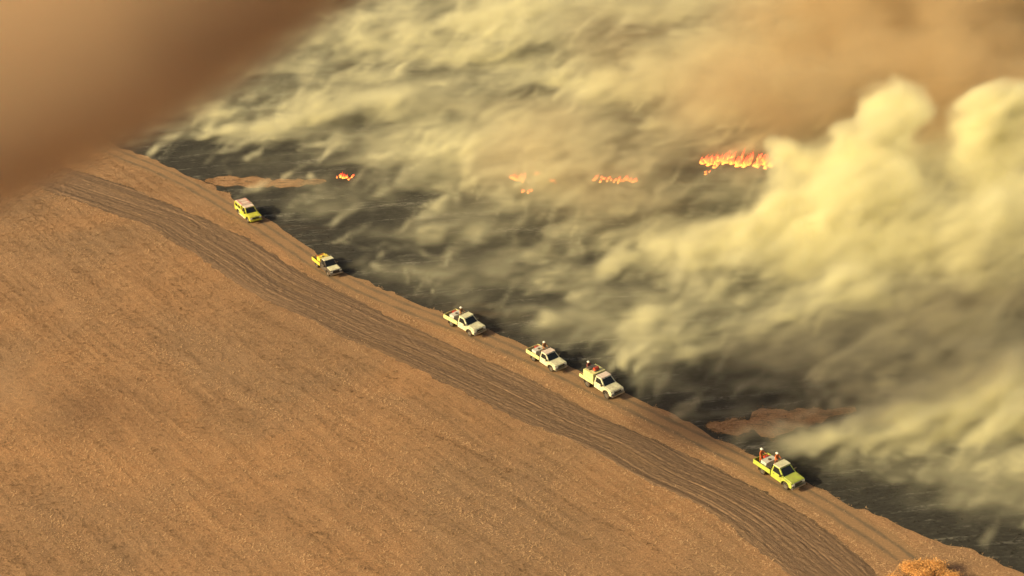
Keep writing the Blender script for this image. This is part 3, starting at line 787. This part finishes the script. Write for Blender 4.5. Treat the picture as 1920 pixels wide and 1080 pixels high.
def white_smoke():
    G = Grid((-70, 108, 0), (112, 312, 31), (.36, .36, .5), 3)
    G.warp([((22, 15, 14), 3.4), ((8, 5.5, 6), 1.7), ((3.2, 2.4, 2.6), .8), ((1.5, 1.3, 1.3), .45)])
    r = np.random.default_rng(12)
    # low drift over the whole burn: how much of the ground it veils, at points of the place
    cv = [(300,290,.2),(500,380,.04),(600,470,.05),(700,440,.12),(720,380,.3),(850,390,.12),(620,345,.15),(450,290,.3),(700,300,.35),(900,300,.5),(800,200,.55),(550,200,.4),(450,200,.5),
          (600,60,.55),(900,60,.75),(1240,90,.55),(1100,150,.75),(1000,330,.55),(1100,380,.6),(1300,345,.15),(1400,370,.3),(1200,420,.6),(950,430,.42),(800,470,.3),(1000,480,.55),(850,540,.2),(1100,560,.2),
          (1300,480,.6),(1000,600,.2),(1200,620,.5),(1400,580,.55),(1500,640,.5),(1100,680,.35),(1200,710,.3),(1300,735,.08),(1450,740,.2),(1650,690,.65),(1800,720,.75),(1600,850,.3),(1500,890,.04),
          (1600,930,.04),(1700,950,.1),(1850,890,.45),(1850,1000,.12),(1900,1050,.04),(1800,620,.5),(1850,560,.55),(1700,0,.7),(1900,300,.7),(1500,200,.6),(1000,-60,.7),(650,520,.1),(780,560,.1),(950,630,.1)]
    C = np.array([at(x, y)[:2] for x, y, _ in cv]); W = np.array([v for *_, v in cv])
    xs, ys = G.ax[0][::8], G.ax[1][::8]
    D2 = (xs[:, None, None] - C[:, 0]) ** 2 + ((ys[None, :, None] - C[:, 1]) * .8) ** 2 + 6.0
    cov = (W / D2 ** 1.6).sum(-1) / (1 / D2 ** 1.6).sum(-1)
    XX, YY = np.meshgrid(xs, ys, indexing='ij'); dd = (side_of(burn_edge, XX.ravel(), YY.ravel()) * BSIDE).reshape(XX.shape)
    cov *= np.clip((dd - .5) / 4, 0, 1); inside = np.clip((dd + .6) / 2.2, 0, 1)
    def rcov(p): return cov[int(np.clip(np.searchsorted(xs, p[0]), 0, len(xs) - 1)), int(np.clip(np.searchsorted(ys, p[1]), 0, len(ys) - 1))]
    # the plumes one can follow in the photograph: start pixel, length m, start radius, growth, rise, strength, turn
    for (x, y, L, r0, gr, ri, A, an) in [
        (1408, 846, 60, .9, .075, .16, .75, .10), (1440, 850, 45, 1.0, .10, .12, .30, .0), (1500, 690, 45, .8, .08, .14, .45, .1), (1620, 640, 40, .8, .09, .16, .45, .08), (1430, 610, 45, .8, .08, .14, .42, .08), (1700, 720, 35, .7, .09, .12, .40, .05), (1470, 846, 60, 1.4, .10, .20, .35, .15),
        (1268, 782, 26, .5, .06, .10, .55, .06), (1300, 745, 50, .9, .07, .06, .18, .06),
        (1675, 906, 30, .5, .07, .08, .50, .05), (1725, 912, 26, .5, .08, .06, .35, -.1), (1800, 985, 20, .5, .07, .06, .35, .05), (1850, 940, 20, .7, .08, .06, .35, .0),
        (905, 612, 48, .7, .09, .10, .34, .05), (940, 640, 45, .7, .08, .07, .28, .0), (1060, 672, 45, .8, .09, .10, .36, .06), (1150, 700, 40, .8, .08, .08, .30, .0),
        (1000, 520, 50, 1.4, .10, .16, .40, .08), (1060, 505, 45, 1.5, .10, .18, .38, .1), (1180, 480, 40, 1.5, .12, .2, .42, .1),
        (640, 500, 45, .5, .06, .05, .34, .0), (690, 530, 45, .5, .07, .05, .34, -.02), (560, 432, 26, .4, .06, .05, .45, .14), (620, 420, 40, .5, .07, .05, .22, .03),
        (480, 372, 45, .5, .06, .04, .18, -.03), (405, 330, 50, .6, .06, .04, .16, .0), (300, 300, 40, .5, .05, .05, .22, .0),
        (255, 272, 34, .9, .07, .12, .50, .06), (330, 262, 50, 1.2, .09, .16, .46, .10), (430, 250, 55, 1.4, .09, .14, .40, .12), (480, 205, 50, 1.3, .08, .10, .26, .05),
        (470, 140, 60, 1.6, .09, .12, .42, .10), (560, 95, 60, 1.6, .10, .14, .42, .05), (600, 40, 60, 1.8, .10, .12, .40, .0), (740, 140, 60, 1.6, .10, .16, .36, .05), (840, 60, 60, 2.0, .12, .18, .40, .05),
        (760, 265, 60, 1.4, .08, .08, .22, .0), (900, 320, 45, 1.2, .09, .12, .24, .05), (880, 230, 60, 1.6, .1, .12, .30, .05), (1000, 190, 60, 2.0, .12, .16, .36, .05), (1120, 250, 60, 2.0, .12, .14, .30, .05)]:
        G.plume(at(x, y), L, r0, gr, ri, A, an)
    # small smoulders all over the burn
    for k in range(230):
        y = r.uniform(-30, 1000); x = r.uniform(230, 1990); p = at(x, y)
        q = side_of(burn_edge, p[:1], p[1:2])[0] * BSIDE
        if q < 1.5: continue
        near = min(1, q / 25)
        G.plume(p, r.uniform(12, 34), r.uniform(.3, .8) + .5 * near, r.uniform(.04, .09), r.uniform(.02, .12), r.uniform(.05, .26), r.normal(0, .12))
    # hundreds of little ones, each a thread of smoke blown over from one smouldering spot
    for k in range(4600):
        y = r.uniform(-30, 1060); x = r.uniform(230, 1990); p = at(x, y)
        if rcov(p) + .06 < r.random() * .8: continue
        L = r.uniform(2.5, 9); ri = r.uniform(.15, 1.25) * min(1, 6 / L)
        G.plume(p, L, r.uniform(.24, .48), r.uniform(.05, .14), ri, r.uniform(.2, .8), r.normal(0, .3), .9 * math.sqrt(1 + ri * ri))
    # the big bright column
    for (x, y, z, rr, A, sh) in [(1410, 440, 3, 3.6, 1.0, 1.8), (1385, 452, 2, 2.4, .9, 1.6), (1450, 395, 5, 4.0, 1.0, 1.6), (1500, 345, 7, 4.4, .9, 1.6), (1560, 335, 8, 4.4, .7, 1.4), (1520, 430, 4, 5.0, .8, 1.2),
                             (1600, 380, 8, 5.4, .8, 1.4), (1640, 300, 12, 4.2, .9, 1.8), (1690, 240, 15, 4.0, 1.2, 2.0), (1712, 200, 17, 3.2, 1.2, 2.0), (1675, 330, 10, 5.0, .9, 1.4), (1610, 330, 9, 3.5, .8, 1.6),
                             (1855, 235, 16, 4.4, 1.2, 2.0), (1885, 195, 18, 4.0, 1.2, 2.0), (1930, 230, 16, 5, 1.0, 1.8), (1830, 320, 10, 5, .9, 1.4), (1740, 430, 6, 6.0, .6, 1.2), (1640, 460, 4, 6, .75, 1.2), (1900, 330, 10, 6, .9, 1.4),
                             (1850, 450, 6, 6.5, .5, 1.2), (1570, 515, 3, 4, .5, 1.1), (1480, 500, 2, 4.5, .5, 1.1), (1350, 490, 2, 4, .45, 1.1), (1260, 510, 2, 4, .40, 1.1), (1980, 420, 8, 8, .7, 1.2)]:
        G.puff(at(x, y, z), rr, A * .42, .9, sh)
    # cauliflower knobs on the heads and the lit flank of the column
    for (x, y, z, sp, n) in [(1700, 225, 15, 2.3, 14), (1880, 210, 16, 2.6, 14), (1640, 300, 11, 3, 12), (1500, 350, 7, 3, 12), (1420, 430, 3.5, 2.6, 12), (1600, 400, 7, 4, 12), (1800, 420, 7, 5, 12), (1300, 500, 2, 4, 10)]:
        for k in range(n):
            G.puff(at(x, y, z) + r.normal(0, 1, 3).clip(-1.3, 1.3) * np.array([sp, sp * .8, sp * .8]), r.uniform(1.3, 2.6), r.uniform(.12, .32), .95, 1.3)
    ix, iy = np.arange(G.n[0]) / 8, np.arange(G.n[1]) / 8
    def up(g):
        i0 = np.minimum(ix.astype(int), g.shape[0] - 2); fx = np.clip(ix - i0, 0, 1)[:, None]; g = g[i0] * (1 - fx) + g[i0 + 1] * fx
        j0 = np.minimum(iy.astype(int), g.shape[1] - 2); fy = np.clip(iy - j0, 0, 1)[None]; return g[:, j0] * (1 - fy) + g[:, j0 + 1] * fy
    cov = up(cov).astype(np.float32); inside = up(inside).astype(np.float32)
    def lean(g, k):
        vx = G.ax[0][1] - G.ax[0][0]
        for z in range(g.shape[2]): g[:, :, z] = np.roll(g[:, :, z], int(round(k * G.ax[2][z] / vx)), 0)
        return g
    e1 = lean(G.fbm((14, 5.5, 7), 5, .68), 1.2)              # long streaks laid over by the wind
    e2 = lean(.6 * G.fbm((8, 5, 6), 4, .62) + .4 * G.billow((8, 5, 6), 3, .62), .8)
    e3 = lean(G.fbm((3.0, 1.7, 2.6), 2, .85), .8)
    big = G.noise((26, 14, 30))
    z = G.ax[2][None, None, :]
    hgt = (1.0 + 3.0 * cov)[:, :, None]
    tau = -.50 * np.log(1 - .93 * cov)[:, :, None]
    drift = tau / (hgt * 2.0) * np.exp(-(z / hgt) ** 1.3) * np.clip((.55 * e1 + .45 * e2 - .485 + .14 * (big - .5)) * 34, 0.16, 5.0)
    d = G.d
    d = np.clip(d - .34 * (e2 - .30).clip(0) * (1 + .5 * d), 0, None) * np.clip((e2 - .36) * 5, .12, 2.0)
    d = (d + drift.astype(np.float32)) * np.clip(1 + (e3 - .5) * 3.3, .15, 2.2)
    d *= inside[:, :, None]
    # fade out towards the faces of the box
    for a, (l0, l1) in enumerate(((3, 12), (3, 12), (0, 7))):
        ax = G.ax[a]; m = np.clip((ax[-1] - ax) / l1, 0, 1)
        if l0: m = m * np.clip((ax - ax[0]) / l0, 0, 1)
        d *= m.reshape([-1 if b == a else 1 for b in range(3)])
    d[d < .004] = 0
    fog('smoke', G.lo, G.hi, d, mat_smoke('pale_smoke', (.980, .950, .745), .85, .1), 'pale yellowish smoke drifting off the burnt ground')

def brown_smoke():
    G = Grid((-10, 150, 1), (150, 350, 44), (1.2, 1.2, 1.2), 5)
    G.warp([((30, 22, 16), 6.0), ((11, 8, 8), 2.6)])
    for (x, y, z, rr, A) in [(1250, 120, 7, 10, .03), (1400, 60, 9, 13, .06), (1400, 180, 6, 8, .07), (1550, 50, 11, 14, .16), (1700, 40, 12, 15, .2), (1850, 60, 12, 16, .22), (1940, 20, 14, 16, .24),
                             (1560, 160, 8, 10, .14), (1770, 190, 8, 9, .2), (1300, 230, 5, 8, .06), (1480, 225, 5, 7, .12), (1100, 60, 9, 11, .02), (1960, 130, 12, 13, .2),
                             (1000, 345, 5, 6, .04), (1130, 365, 5, 7, .05), (1240, 330, 6, 7, .05), (1060, 250, 6, 8, .03), (1800, 610, 6, 9, .02), (1890, 540, 8, 9, .03)]:
        G.puff(at(x, y, z), rr, A, .8, 1.0)
    d = G.d * np.clip((G.fbm((15, 10, 9), 4, .6) - .36) * 5.0, .03, 2)
    for a in range(3):
        ax = G.ax[a]; m = np.clip((ax[-1] - ax) / 9, 0, 1) * np.clip((ax - ax[0]) / 4, 0, 1)
        d *= m.reshape([-1 if b == a else 1 for b in range(3)])
    d[d < .002] = 0
    fog('brown_smoke', G.lo, G.hi, d, mat_smoke('brown_smoke', (.80, .665, .47), .8, .1), 'thick brown smoke hanging beyond the flames')

def smoke_bank():
    """a dense brown bank drifting between the camera and the field, up on the left"""
    dep = 120.0; cr = Matrix.Rotation(math.pi / 2 - DEP, 3, 'X')
    def cp(px, py, d=dep): return np.array(cr @ Vector(((px - 960) / FPX * d, -(py - 540) / FPX * d, -d))) + np.array([0, 0, CAM_H])
    R = 13.0
    A, B = cp(-330, 210), cp(640, -325)
    lo = np.minimum(A, B) - R - 3; hi = np.maximum(A, B) + R + 3
    G = Grid(lo, hi, (1, 1, 1), 9); G.warp([((16, 16, 16), 1.2), ((6, 6, 6), .35)])
    X, Y, Z = G.coords((slice(None),) * 3)
    Mid = cp(190, -32); dist = None
    for P0, P1 in ((A, Mid), (Mid, B)):
        L = np.linalg.norm(P1 - P0); u = (P1 - P0) / L
        P = np.stack(np.broadcast_arrays(X - P0[0], Y - P0[1], Z - P0[2]), -1); t = np.clip(P @ u, 0, L)
        q = np.linalg.norm(P - t[..., None] * u, axis=-1); dist = q if dist is None else np.minimum(dist, q)
    d = np.clip((R - dist) / 3.2, 0, 1) ** 1.5 * .4
    fog('smoke_bank', G.lo, G.hi, d, mat_smoke('bank_smoke', (.80, .655, .51), 1.0, .0), 'dense smooth bank of brown smoke drifting over the field')

def smoke_wisp():
    c = at(0, 750, 4.5); G = Grid(c - np.array([11, 11, 4.5]), c + np.array([11, 11, 7]), (.8, .8, .8), 21); G.warp([((9, 7, 6), 2.0), ((4, 3, 3), .8)])
    for k in range(7): G.puff(c + G.r.normal(0, 1, 3) * np.array([2.2, 2.0, .8]), 3.0, .022, .7)
    d = G.d
    for a in range(3):
        ax = G.ax[a]; d *= (np.clip((ax[-1] - ax) / 3, 0, 1) * np.clip((ax - ax[0]) / 3, 0, 1)).reshape([-1 if b == a else 1 for b in range(3)])
    d[d < .001] = 0
    fog('smoke_wisp', G.lo, G.hi, d, mat_smoke('wisp_smoke', (.50, .37, .27), 1.0, .0), 'faint brown wisp of smoke over the stubble field')

BSIDE = np.sign(side_of(burn_edge, np.array([300.]), np.array([200.])))[0]
white_smoke(); brown_smoke(); smoke_bank(); smoke_wisp()
